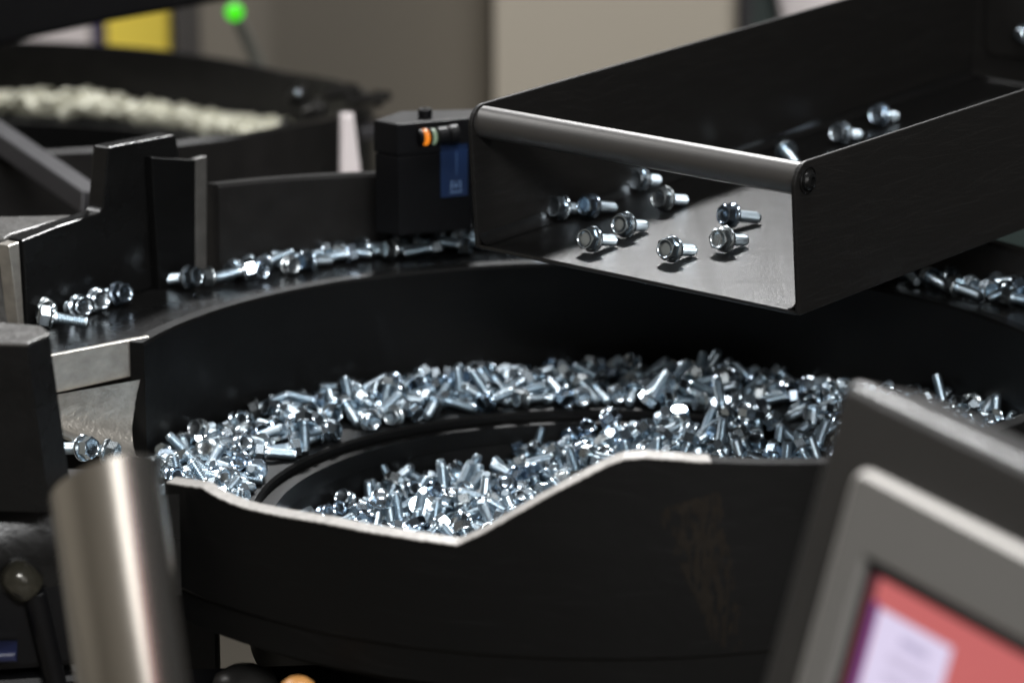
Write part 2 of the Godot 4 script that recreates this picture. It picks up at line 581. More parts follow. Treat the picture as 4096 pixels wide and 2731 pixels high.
	for i in 25:
		var row := []
		for j in 21:
			var u := (i - 4) / 20.0
			var v := j / 20.0
			var p := tl.lerp(tr, u).lerp(bl.lerp(br, u), v)
			p += Vector3(-0.5, -0.55, -0.68) * 0.011 * sin(PI * v) + Vector3(0.3, 0.2, 0.5) * fn.get_noise_3dv(p * 6.0) * 0.0012 * clampf(u * 2.0, 0.3, 1)
			row.append(p)
		g.append(row)
	st.set_smooth_group(1)
	var back := Vector3(-0.002, -0.0015, -0.004)
	for i in 24:
		for j in 20:
			quad(st, g[i][j], g[i + 1][j], g[i + 1][j + 1], g[i][j + 1])
	st.set_smooth_group(2)
	for i in 24:
		for j in 20:
			quad(st, g[i][j] + back, g[i][j + 1] + back, g[i + 1][j + 1] + back, g[i + 1][j] + back)
	st.set_smooth_group(-1)
	for i in 24:
		quad(st, g[i][20], g[i + 1][20], g[i + 1][20] + back, g[i][20] + back)
		quad(st, g[i][0], g[i][0] + back, g[i + 1][0] + back, g[i + 1][0])
	for j in 20:
		quad(st, g[24][j], g[24][j] + back, g[24][j + 1] + back, g[24][j + 1])
		quad(st, g[0][j], g[0][j + 1], g[0][j + 1] + back, g[0][j] + back)
	obj("cast_bracket", done(st), M.cast_steel, b, "rough cast steel bracket under the outlet track")
	st = mb()
	rod(st, bl + Vector3(-0.008, 0.005, 0.004), br + Vector3(0, 0.0005, 0.001), 0.0026, 14)
	obj("bracket_lip", done(st), M.bare_steel, b)
	st = mb()
	box(st, Vector3(0.008, 0.02, 0.004), at(Vector3(-0.2236, 0.0, -0.0102), 0.4), 0.001)
	obj("bracket_foot", done(st), M.cast_steel, b)
	# guide plate at the back of the outlet track: a thick low block that turns into a tall thin plate
	st = mb()
	var gx := Transform3D(Basis(Vector3(0.581, 0, -0.814), Vector3.UP, Vector3(-0.814, 0, -0.581)), Vector3(-0.288, 0, -0.073))
	extrude(st, rounded([Vector2(0, LEDGE), Vector2(-0.001, 0.1262), Vector2(0.03, 0.1287), Vector2(0.0695, 0.1297), Vector2(0.0762, 0.1686), Vector2(0.1392, 0.1655), Vector2(0.1416, 0.15), Vector2(0.1463, LEDGE)], [0, 0, 0, 0.006, 0.002, 0.004, 0, 0]), gx, 0, 0.0125, 0.0012)
	obj("guide_plate", done(st), M.coating_gloss, b)
	st = mb()
	plan_solid(st, [Vector2(-0.2995, -0.073), Vector2(-0.297, -0.0835), Vector2(-0.2745, -0.1165), Vector2(-0.262, -0.1325), Vector2(-0.31, -0.128), Vector2(-0.35, -0.115), Vector2(-0.35, -0.073)], LEDGE - 0.018, 0.1275, 0.0015)
	obj("guide_block", done(st), M.worn_grey, b, "scuffed grey top block behind the guide plate")
	st = mb()
	extrude(st, [Vector2(-0.0015, LEDGE), Vector2(-0.0035, 0.1255), Vector2(-0.0125, 0.125), Vector2(-0.0095, 0.1), Vector2(-0.0065, LEDGE)], gx, 0.001, 0.011, 0.0008)
	obj("plate_end", done(st), M.bare_steel, b, "bare steel end face of the guide plate")
	st = mb()
	extrude(st, [Vector2(0.112, LEDGE), Vector2(0.108, 0.1573), Vector2(0.149, 0.1482), Vector2(0.1463, LEDGE)], gx, -0.0065, -0.0008, 0.0006)
	obj("stop_plate", done(st), M.coating, b)
	st = mb()
	extrude(st, [Vector2(0.1496, 0.1486), Vector2(0.1605, 0.1487), Vector2(0.1578, LEDGE), Vector2(0.1470, LEDGE)], gx, -0.006, -0.0012, 0.0006)
	obj("stop_plate_end", done(st), M.worn_grey, b, "scuffed bare steel end of the stop plate")
	# side sheet left of the front shell, with a pale flange on top
	st = mb()
	plan_solid(st, [Vector2(-0.179, 0.212), Vector2(-0.205, 0.209), Vector2(-0.24, 0.235), Vector2(-0.36, 0.25), Vector2(-0.36, 0.2), Vector2(-0.21, 0.196)], 0.0655, 0.0695, 0.0012)
	obj("side_flange", done(st), M.dark_steel, b)
	st = mb()
	st.set_smooth_group(1)
	for i in 20:
		for j in 12:
			var q := []
			for c in [[0, 0], [1, 0], [1, 1], [0, 1]]:
				var u: float = (i + c[0]) / 20.0
				var v: float = (j + c[1]) / 12.0
				q.append(Vector3(lerpf(-0.172, -0.36, u), 0.0655 - 0.055 * v, lerpf(0.224, 0.247, u) + 0.022 * sin(v * 2.6) * u + 0.004))
			quad(st, q[0], q[1], q[2], q[3])
	obj("side_sheet", done(st), M.coating_gloss, b)

func build_tray() -> void:
	var t := thing("feed_tray", "black sheet metal chute tray with a few bolts, hanging over the bowl", "tray", Vector3(0.07, 0.13, 0.03))
	var bl := Vector2(-0.0193, -0.0462)
	var br := Vector2(0.1542, 0.1036)
	var dl := Vector2(0.5735, -0.8192).normalized()
	var dr := Vector2(0.598, -0.8015).normalized()
	var long_ := 0.62
	var fl := [bl, br, br + dr * 0.74, bl + dl * long_]
	var st := mb()
	plan_solid(st, fl, 0.1275, 0.13, 0.0006)
	obj("floor_panel", done(st), M.black_floor, t)
	# rounded bends between the floor and both walls
	for s in 2:
		var o: Vector2 = bl if s == 0 else br
		var d: Vector2 = dl if s == 0 else dr
		var inward := Vector2(-d.y, d.x) if s == 0 else Vector2(d.y, -d.x)
		st = mb()
		st.set_smooth_group(1)
		var r := 0.006
		for k in 6:
			var q := []
			for c in [[0, 0.0], [0, long_], [1, long_], [1, 0.0]]:
				var a: float = PI / 2 * (k + c[0]) / 6.0
				var p: Vector2 = o + inward * (r - r * cos(a)) + d * (c[1] + 0.0006)
				q.append(Vector3(p.x, 0.1304 + r - r * sin(a), p.y))
			quad(st, q[0], q[1], q[2], q[3])
		obj("bend", done(st), M.black_floor, t)
	# side walls, rounded at the upper front corner, leaning forward a little
	for s in 2:
		var o: Vector2 = bl if s == 0 else br
		var d: Vector2 = dl if s == 0 else dr
		var l := long_ if s == 0 else 0.74
		var out := Vector2(d.y, -d.x) if s == 0 else Vector2(-d.y, d.x)
		st = mb()
		var pr := rounded([Vector2(0, 0.1276), Vector2(-0.0085, 0.213), Vector2(l, 0.213), Vector2(l, 0.1276)], [0.0015, 0.0125, 0.001, 0.001], 8)
		extrude(st, pr, Transform3D(Basis(Vector3(d.x, 0, d.y), Vector3.UP, Vector3(out.x, 0, out.y)), Vector3(o.x, 0, o.y)), 0.0, 0.0028, 0.0007)
		obj("side_wall", done(st), M.black_sheet, t)
	# cross rod between the walls, with its button screw
	var ra := bl + dl * 0.0047
	var rb := br + dr * 0.0047
	st = mb()
	rod(st, Vector3(ra.x, 0.2025, ra.y), Vector3(rb.x, 0.2025, rb.y), 0.0093, 48, 0.0004)
	obj("cross_rod", done(st), M.rod_black, t)
	var ax := Vector3(-dr.y, 0, dr.x)
	var f := Vector3(rb.x, 0.2025, rb.y) + ax * 0.0028
	st = mb()
	lathe(st, [Vector2(0.0076, 0), Vector2(0.0076, 0.0009), Vector2(0.0072, 0.0012)], 28, along(f, ax))
	lathe(st, [Vector2(0.0058, 0.0008), Vector2(0.0054, 0.0022), Vector2(0.0042, 0.0034), Vector2(0.0029, 0.0039), Vector2(0.0022, 0.0039), Vector2(0.0021, 0.0014), Vector2(0, 0.0013)], 28, along(f, ax))
	obj("button_screw", done(st), M.coating_gloss, t)
	# gate across the back of the chute with a rounded hatch and a screw
	var gl := bl + dl * 0.605
	var wdir := (br - bl).normalized()
	var gx := Transform3D(Basis(Vector3(wdir.x, 0, wdir.y), Vector3.UP, Vector3(wdir.y, 0, -wdir.x)), Vector3(gl.x, 0, gl.y))
	st = mb()
	extrude(st, [Vector2(0.001, 0.1315), Vector2(0.235, 0.1315), Vector2(0.235, 0.26), Vector2(0.001, 0.26)], gx, -0.003, 0.0, 0.0008)
	obj("end_gate", done(st), M.black_sheet, t)
	st = mb()
	extrude(st, rounded([Vector2(0.014, 0.15), Vector2(0.14, 0.15), Vector2(0.14, 0.25), Vector2(0.014, 0.25)], [0.008, 0.008, 0.008, 0.008]), gx, -0.006, -0.0032, 0.0008)
	obj("gate_hatch", done(st), M.black_sheet, t)
	st = mb()
	var gs := gx * Vector3(0.047, 0.1685, -0.006)
	lathe(st, [Vector2(0.007, 0), Vector2(0.007, 0.002), Vector2(0.0052, 0.0022), Vector2(0.0050, 0.0065), Vector2(0.004, 0.0075), Vector2(0, 0.0075)], 6, along(gs, -gx.basis.z))
	obj("gate_screw", done(st), M.zinc, t)

func label_tex() -> ImageTexture:
	# blue sticker with a pale square emblem and rows of tiny unreadable print
	var im := Image.create(160, 384, false, Image.FORMAT_RGB8)
	im.fill(Color(0.07, 0.15, 0.29))
	var w := Color(0.42, 0.52, 0.66)
	for r in [Rect2i(60, 270, 7, 66), Rect2i(114, 270, 7, 66), Rect2i(60, 300, 60, 7), Rect2i(60, 270, 22, 6), Rect2i(98, 270, 23, 6), Rect2i(56, 346, 72, 10), Rect2i(86, 282, 8, 44)]:
		im.fill_rect(r, w)
	var rng := RandomNumberGenerator.new()
	rng.seed = 9
	var y := 60
	while y < 220:
		var h := rng.randi_range(3, 9)
		im.fill_rect(Rect2i(92, y, 7, h), Color(0.3, 0.4, 0.56))
		y += h + 4
	return ImageTexture.create_from_image(im)

func build_sensor() -> void:
	var s := thing("track_sensor", "black sensor block with blue sticker and amber lit ring beside the tray", "sensor", Vector3(-0.06, 0.098, -0.23))
	var pl := [Vector2(-0.0861, -0.2285), Vector2(-0.0715, -0.2165), Vector2(-0.0255, -0.236), Vector2(-0.022, -0.262), Vector2(-0.07, -0.256)]
	var st := mb()
	plan_solid(st, pl, 0.0935, 0.1445, 0.0008)
	obj("lower_body", done(st), M.sensor_black, s)
	st = mb()
	plan_solid(st, inset(pl, -0.0006), 0.145, 0.1655, 0.0009)
	obj("upper_body", done(st), M.sensor_black, s)
	st = mb()
	lathe(st, [Vector2(0.0042, 0.165), Vector2(0.0045, 0.1658), Vector2(0.0045, 0.1705), Vector2(0.0041, 0.171), Vector2(0.0022, 0.171), Vector2(0.002, 0.169), Vector2(0, 0.169)], 20, at(Vector3(-0.0548, 0, -0.2375)))
	obj("cap_screw", done(st), M.sensor_black, s)
	var fx := Vector3(0.046, 0, -0.0195).normalized()
	var fn := Vector3(0.0195, 0, 0.046).normalized()
	var o := Vector3(-0.0715, 0.1565, -0.2165) + fn * 0.0035
	var p0 := o + fx * 0.0155
	var n := 0
	for part in [["ring_cap", -0.003, -0.0002, 0.0052, "sensor_black"], ["amber_ring", 0.0, 0.0032, 0.0052, "amber_glow"], ["spacer_ring", 0.0043, 0.0055, 0.0053, "sensor_black"], ["clear_ring", 0.0056, 0.0082, 0.0051, "pale_glow"], ["connector_nut", 0.0094, 0.017, 0.0055, "sensor_black"], ["connector_end", 0.0172, 0.0235, 0.0062, "sensor_black"]]:
		st = mb()
		rod(st, p0 + fx * part[1], p0 + fx * part[2], part[3], 24, 0.0008)
		obj(part[0], done(st), M[part[4]], s, "glowing amber ring" if n == 1 else "")
		n += 1
	# the sticker
	var m := mat("sticker", Color.WHITE, 0.4)
	m.albedo_texture = label_tex()
	st = mb()
	var a := Vector3(-0.0715, 0.1158, -0.2165) + fx * 0.0285 + fn * 0.0006
	var c := a + fx * 0.0185
	var up := Vector3(0, 0.0335, 0)
	var vs := [[a, Vector2(0, 1)], [a + up, Vector2(0, 0)], [c + up, Vector2(1, 0)], [c, Vector2(1, 1)]]
	for k in [0, 1, 2, 0, 2, 3]:
		st.set_uv(vs[k][1])
		st.add_vertex(vs[k][0])
	obj("blue_sticker", done(st), m, s, "blue sticker with a small square emblem in pale print")

func screen_tex() -> ImageTexture:
	var im := Image.create(256, 256, false, Image.FORMAT_RGB8)
	im.fill(Color(0.82, 0.42, 0.42))
	im.fill_rect(Rect2i(0, 0, 7, 256), Color(0.42, 0.18, 0.22))
	im.fill_rect(Rect2i(6, 16, 6, 240), Color(0.36, 0.14, 0.5))
	im.fill_rect(Rect2i(13, 18, 64, 66), Color(0.93, 0.89, 1.0))
	im.fill_rect(Rect2i(36, 28, 24, 6), Color(0.78, 0.74, 0.86))
	im.fill_rect(Rect2i(30, 42, 36, 5), Color(0.82, 0.78, 0.89))
	im.fill_rect(Rect2i(30, 54, 30, 5), Color(0.82, 0.78, 0.89))
	return ImageTexture.create_from_image(im)

func build_panel() -> void:
	var t := thing("touch_panel", "dark tilted touch screen panel with grey frame showing a red screen", "touch screen", Vector3(0.16, 0.24, 1.03))
	var xf := Transform3D(Basis(Vector3(0.5801, 0.0000, 1.1634), Vector3(0.3207, 1.2497, -0.1599), Vector3(-1.1184, 0.3583, 0.5576)), Vector3(0.1361, 0.2505, 0.6751))
	var st := mb()
	extrude(st, rounded([Vector2(-0.0125, -0.2), Vector2(-0.0125, 0.001), Vector2(0.22, 0.001), Vector2(0.22, -0.2)], [0.003, 0.006, 0.006, 0.003]), xf, -0.03, 0.0, 0.0032)
	obj("housing", done(st), M.panel_black, t)
	var w := 0.205
	# the grey frame: a rounded plate with the screen sunk into it
	var outer := rounded([Vector2(0.0102, -0.19), Vector2(0.0102, -0.0205), Vector2(w, -0.0205), Vector2(w, -0.19)], [0.006, 0.006, 0.006, 0.006])
	var inn := rounded([Vector2(0.0265, -0.166), Vector2(0.0265, -0.0437), Vector2(w - 0.0165, -0.0437), Vector2(w - 0.0165, -0.166)], [0.001, 0.001, 0.001, 0.001], 6)
	var rings := [[outer, 0.0003], [outer, 0.0018], [inset(outer, 0.0005), 0.0028], [inset(outer, 0.0013), 0.0035], [inset(outer, 0.0021), 0.0038], [inset(inn, -0.0006), 0.0038], [inn, 0.0032], [inn, 0.0006]]
	for part in 2:
		st = mb()
		for k in (range(0, 4) if part == 0 else range(4, 7)):
			for i in outer.size():
				var j: int = (i + 1) % outer.size()
				var A: Vector2 = rings[k][0][i]
				var B: Vector2 = rings[k][0][j]
				var C: Vector2 = rings[k + 1][0][j]
				var D: Vector2 = rings[k + 1][0][i]
				st.set_smooth_group(1 if part == 0 else k + 1)
				quad(st, xf * Vector3(A.x, A.y, rings[k][1]), xf * Vector3(B.x, B.y, rings[k][1]), xf * Vector3(C.x, C.y, rings[k + 1][1]), xf * Vector3(D.x, D.y, rings[k + 1][1]))
		obj("frame_rim" if part == 0 else "frame", done(st), M.panel_rim if part == 0 else M.panel_grey, t)
	st = mb()
	extrude(st, inset(inn, -0.0005), xf, 0.0002, 0.0008, 0.0)
	obj("gasket", done(st), M.panel_gasket, t)
	var m := StandardMaterial3D.new()
	m.resource_name = "screen_glow"
	m.albedo_color = Color(0.02, 0.02, 0.02)
	m.roughness = 0.35
	m.emission_enabled = true
	m.emission = Color.WHITE
	m.emission_operator = BaseMaterial3D.EMISSION_OP_MULTIPLY
	m.emission_texture = screen_tex()
	m.emission_energy_multiplier = 0.85
	st = mb()
	var lo := Vector2(0.0305, -0.162)
	var hi := Vector2(w - 0.0205, -0.0478)
	var vs := [[Vector2(lo.x, lo.y), Vector2(0, 1)], [Vector2(lo.x, hi.y), Vector2(0, 0)], [hi, Vector2(1, 0)], [Vector2(hi.x, lo.y), Vector2(1, 1)]]
	for k in [0, 1, 2, 0, 2, 3]:
		st.set_uv(vs[k][1])
		st.add_vertex(xf * Vector3(vs[k][0].x, vs[k][0].y, 0.0013))
	obj("screen", done(st), m, t, "lit red screen with a white window")
	st = mb()
	rod(st, xf * Vector3(0.1, -0.1, -0.037), xf * Vector3(0.1, -0.1, -0.037) + Vector3(0.07, -0.46, -0.06), 0.014, 24)
	obj("support_arm", done(st), M.panel_black, t)

func build_tube() -> void:
	# mitred stainless tube: the upper end is cut at a slant
	var o := thing("steel_tube", "brushed stainless steel tube with a slanted cut end, standing before the bowl", "tube", Vector3(-0.12, 0, 0.86))
	var st := mb()
	var a := Vector3(-0.1762, 0.1653, 0.5222)
	var b := a + (Vector3(-0.1655, 0.0814, 0.5342) - a).normalized() * 0.5
	var xf := along(b, a - b)
	var l := a.distance_to(b)
	var r := 0.0246
	var n := 72
	var wall := 0.002
	# the slant: higher on the right and in front
	var cut := func(p: Vector3) -> float:
		var w := xf.basis * p
		return w.x * 0.26 + w.z * 0.5
	for layer in 3:
		st.set_smooth_group(layer + 1)
		for i in n:
			var q := []
			for c in [[0, 0], [1, 0], [1, 1], [0, 1]]:
				var ang: float = TAU * (i + c[0]) / n
				var rr: float = r if layer == 0 else r - wall
				if layer == 2:
					rr = r if c[1] == 0 else r - wall
				var p := Vector3(cos(ang) * rr, 0, sin(ang) * rr)
				var top: float = l + cut.call(p)
				p.y = top if layer == 2 or c[1] == 1 else 0.0
				q.append([xf * p, Vector2((i + c[0]) / float(n) * 6.0, p.y * 4.0)])
			for k in [0, 3, 2, 0, 2, 1]:
				st.set_uv(q[k][1])
				st.add_vertex(q[k][0])
	obj("tube_wall", finish_tangents(st), M.tube_steel, o)
	st = mb()
	lathe(st, [Vector2(0.036, 0), Vector2(0.036, 0.006), Vector2(0.025, 0.008)], 40, along(b, a - b))
	obj("foot_flange", done(st), M.dark_steel, o)

func finish_tangents(st: SurfaceTool) -> ArrayMesh:
	st.generate_normals()
	st.generate_tangents()
	return st.commit()

func build_left_things() -> void:
	# dark square post in front of the outlet
	var t := thing("square_post", "dark steel square post with a worn bright top edge by the bowl outlet", "post", Vector3(-0.25, 0.07, 0.24))
	var st := mb()
	var top := [Vector2(-0.30, 0.2635), Vector2(-0.2425, 0.2675), Vector2(-0.2335, 0.2495), Vector2(-0.24, 0.235), Vector2(-0.30, 0.215)]
	var lowp := []
	for p in top:
		lowp.append(p + Vector2(0.0095, 0.004))
	var n := top.size()
	for i in n:
		var j := (i + 1) % n
		quad(st, Vector3(top[i].x, 0.156, top[i].y), Vector3(top[j].x, 0.156, top[j].y), Vector3(lowp[j].x, 0.0697, lowp[j].y), Vector3(lowp[i].x, 0.0697, lowp[i].y))
	obj("shaft", done(st), M.coating_gloss, t)
	st = mb()
	plan_solid(st, inset(top, -0.0006), 0.1555, 0.1572, 0.0007)
	obj("top_plate", done(st), M.worn_grey, t, "worn bright top edge")
	# grey bar sloping down behind the guide plate
	st = mb()
	var a := Vector3(-0.3915, 0.0935, -0.56)
	var b := Vector3(-0.2842, 0.0872, -0.3377)
	var x := (b - a).normalized()
	var z := x.cross(Vector3(0.25, 1, 0.1)).normalized()
	extrude(st, [Vector2(0, -0.008), Vector2(a.distance_to(b), -0.008), Vector2(a.distance_to(b) - 0.004, 0.006), Vector2(0, 0.006)], Transform3D(Basis(x, z.cross(x), z), a), -0.02, 0.0, 0.001)
	tag(obj("grey_bar", done(st), M.grey_bar), "flat grey bar sloping down to the black guide plate", "bar")
	# clear cap, blue item, dome and knob low down
	t = thing("clear_cap", "small shiny clear rounded cap low beside the steel tube", "cap", Vector3(-0.249, 0.01, 0.2496))
	st = mb()
	lathe(st, [Vector2(0, 0.013), Vector2(0.005, 0.0125), Vector2(0.0085, 0.009), Vector2(0.0095, 0.003), Vector2(0.0095, -0.004), Vector2(0.008, -0.006), Vector2(0, -0.006)], 24, along(Vector3(-0.251, 0.0245, 0.2496), Vector3(-0.5, 0.7, 0.3)), false)
	obj("cap_dome", done(st), M.clear_cap, t)
	st = mb()
	rod(st, Vector3(-0.246, 0.019, 0.248), Vector3(-0.235, -0.05, 0.24), 0.006, 16)
	obj("cap_stem", done(st), M.sensor_black, t)
	st = mb()
	box(st, Vector3(0.14, 0.2, 0.12), at(Vector3(-0.30, -0.13, 0.19), 0.2), 0.004)
	box(st, Vector3(0.09, 0.06, 0.1), at(Vector3(-0.28, 0.005, 0.2), 0.2), 0.004)
	tag(obj("drive_housing", done(st), M.sensor_black), "black drive housing low behind the steel tube", "housing")
	st = mb()
	box(st, Vector3(0.042, 0.28, 0.06), at(Vector3(-0.189, -0.160, 0.05), 0.1), 0.003)
	tag(obj("drive_block", done(st), M.sensor_black), "black upright drive block under the left side of the big bowl", "block")
	st = mb()
	box(st, Vector3(0.02, 0.005, 0.02), at(Vector3(-0.2645, -0.0095, 0.2588), 0.1), 0.0015)
	tag(obj("blue_clip", done(st), M.blue_plastic), "small blue plastic clip at the foot of the drive housing", "clip")
	t = thing("clamp_dome", "dark grey rounded clamp at the foot of the bowl", "clamp", Vector3(-0.141, -0.06, 0.2151))
	st = mb()
	lathe(st, [Vector2(0, 0.012), Vector2(0.009, 0.0105), Vector2(0.016, 0.006), Vector2(0.018, 0.0), Vector2(0.018, -0.02)], 32, at(Vector3(-0.141, -0.0455, 0.2151)), false)
	obj("clamp_cap", done(st), M.dark_steel, t)
	st = mb()
	box(st, Vector3(0.09, 0.03, 0.05), at(Vector3(-0.135, -0.063, 0.2), 0.1), 0.003)
	obj("clamp_base", done(st), M.sensor_black, t)
	t = thing("brown_knob", "small orange brown knob under the front of the bowl", "knob", Vector3(-0.1073, -0.02, 0.3103))
	st = mb()
	lathe(st, [Vector2(0, 0.005), Vector2(0.005, 0.0045), Vector2(0.0083, 0.002), Vector2(0.0088, -0.004), Vector2(0.006, -0.012)], 24, at(Vector3(-0.1073, -0.0095, 0.3103)), false)
	obj("knob_top", done(st), M.brown_knob, t)
	st = mb()
	rod(st, Vector3(-0.1073, -0.3, 0.3103), Vector3(-0.1073, -0.02, 0.3103), 0.005, 16)
	obj("knob_stem", done(st), M.dark_steel, t)

func build_back_bowl() -> void:
	var c := Vector3(-0.45, 0, -0.85)
	var b := thing("back_feeder_bowl", "second dark feeder bowl behind, holding pale plastic parts", "feeder bowl", c + Vector3(0, -0.3, 0))
	var st := mb()
	ring(st, func(_a): return [Vector2(0.272, -0.026), Vector2(0.34, -0.024), Vector2(0.34, -0.036), Vector2(0.272, -0.036)], arc(0, 360, 3), c, true, false)
	obj("part_ledge", done(st), M.coating, b)
	st = mb()
	ring(st, func(_a): return [Vector2(0.27, -0.028), Vector2(0.276, -0.037), Vector2(0.276, -0.09), Vector2(0.0, -0.09), Vector2(0.0, -0.084), Vector2(0.27, -0.084)], arc(0, 360, 3), c, true, false)
	obj("pit", done(st), M.coating, b)
	st = mb()
	var hs := [Vector2(-180, 0.042), Vector2(-90, 0.035), Vector2(-40, 0.03), Vector2(-10, 0.045), Vector2(30, 0.068), Vector2(60, 0.076), Vector2(90, 0.083), Vector2(180, 0.085)]
	ring(st, func(a):
		var h := table(hs, a)
		return [Vector2(0.332, -0.03), Vector2(0.332, h - 0.001), Vector2(0.334, h), Vector2(0.34, h - 0.0015), Vector2(0.342, -0.03), Vector2(0.332, -0.03)], arc(-180, 180, 2), c, true, false)
	obj("outer_wall", done(st), M.grey_coat, b)
	st = mb()
	lathe(st, [Vector2(0.338, -0.03), Vector2(0.3, -0.1), Vector2(0.2, -0.12), Vector2(0.2, -0.298), Vector2(0, -0.298)], 80, at(c))
	obj("drum", done(st), M.coating, b)
	# pale plastic parts heaped on the ledge
	var rng := RandomNumberGenerator.new()
	rng.seed = 12
	st = mb()
	lathe(st, [Vector2(0, 0.009), Vector2(0.006, 0.0085), Vector2(0.0085, 0.005), Vector2(0.009, -0.006), Vector2(0.0105, -0.008), Vector2(0.0105, -0.0095), Vector2(0.0065, -0.0095), Vector2(0.006, 0.003), Vector2(0, 0.004)], 16, Transform3D(), false)
	var cap_mesh := done(st)
	var where := []
	for k in 620:
		var a := deg_to_rad(rng.randf_range(-150, -22))
		var r := rng.randf_range(0.292, 0.325)
		var heap := (0.5 + 0.5 * sin(a * 9.0 + 1.0)) * 0.4 + 0.6 * clampf((deg_to_rad(-40) - a) * 1.0, 0.15, 1.0)
		var y := -0.02 + 0.015 * heap * rng.randf() * clampf((r - 0.28) / 0.02, 0, 1)
		where.append(Transform3D(Basis.from_euler(Vector3(rng.randf() * TAU, rng.randf() * TAU, 0)).scaled(Vector3.ONE * 0.55), c + Vector3(cos(a) * r, y, sin(a) * r)))
	var lab := "pale cream plastic cap heaped on the ledge of the back bowl"
	var cap0: MeshInstance3D
	for k in 110:
		var o: MeshInstance3D
		if k == 0:
			o = obj("plastic_cap", cap_mesh, M.pale_plastic)
			cap0 = o
		else:
			o = cap0.duplicate()
			o.name = numbered("plastic_cap")
			add_child(o)
		o.transform = where[k]
		tag(o, lab, "cap", "pale plastic caps in the back bowl")
	var mm := MultiMesh.new()
	mm.transform_format = MultiMesh.TRANSFORM_3D
	mm.mesh = cap_mesh
	mm.instance_count = where.size() - 110
	for k in range(110, where.size()):
		mm.set_instance_transform(k - 110, where[k])
	var mi := MultiMeshInstance3D.new()
	mi.name = "plastic_cap_heap"
	mi.multimesh = mm
	mi.material_override = M.pale_plastic
	add_child(mi)
	tag(mi, "mass of pale cream plastic caps lying under the others on the back bowl ledge", "caps", "", "stuff")
	# clamp fittings at its right end and a pale post in front of them
	var t := thing("hose_fitting", "dark metal hose fittings with bright rims at the end of the back bowl", "fitting", Vector3(-0.13, 0, -0.78))
	for q in [[Vector3(-0.164, 0.063, -0.80), 0.011, 0.010], [Vector3(-0.150, 0.056, -0.78), 0.010, 0.012], [Vector3(-0.176, 0.043, -0.77), 0.008, 0.008], [Vector3(-0.128, 0.064, -0.81), 0.008, 0.02], [Vector3(-0.105, 0.061, -0.80), 0.007, 0.026]]:
		st = mb()
		rod(st, q[0] - Vector3(q[2], 0.003, 0.004), q[0] + Vector3(q[2] * 0.4, 0.004, 0.004), q[1] * 0.6, 20, 0.002)
		rod(st, q[0] - Vector3(0.003, 0, 0), q[0] + Vector3(0.003, 0.001, 0.001), q[1], 20, 0.001)
		obj("fitting", done(st), M.dark_steel, t)
	st = mb()
	box(st, Vector3(0.11, 0.012, 0.03), at(Vector3(-0.12, 0.038, -0.79), 0.3), 0.003)
	box(st, Vector3(0.03, 0.34, 0.03), at(Vector3(-0.135, -0.135, -0.8), 0.3), 0.003)
	obj("fitting_bar", done(st), M.grey_bar, t)
	for q in [[Vector3(-0.167, 0.069, -0.785), 0.0035], [Vector3(-0.18, 0.044, -0.758), 0.003], [Vector3(-0.166, 0.037, -0.758), 0.0045], [Vector3(-0.146, 0.052, -0.762), 0.003]]:  # small zinc beads added to stand in for bright glints
		st = mb()
		lathe(st, [Vector2(0, q[1]), Vector2(q[1] * 0.7, q[1] * 0.7), Vector2(q[1], 0), Vector2(q[1] * 0.7, -q[1] * 0.7), Vector2(0, -q[1])], 12, at(q[0]), false)
		obj("fitting_glint", done(st), M.zinc, t)
	st = mb()
	extrude(st, [Vector2(-0.0065, 0), Vector2(0.0095, 0), Vector2(0.0035, 0.055), Vector2(-0.0055, 0.055)], at(Vector3(-0.1216, 0.028, -0.64), 0.2), -0.006, 0.006, 0.001)
	box(st, Vector3(0.02, 0.34, 0.02), at(Vector3(-0.1216, -0.14, -0.64), 0.2), 0.001)
	tag(obj("pale_post", done(st), M.white_paint), "narrow pale post between the back bowl and the sensor block", "post")

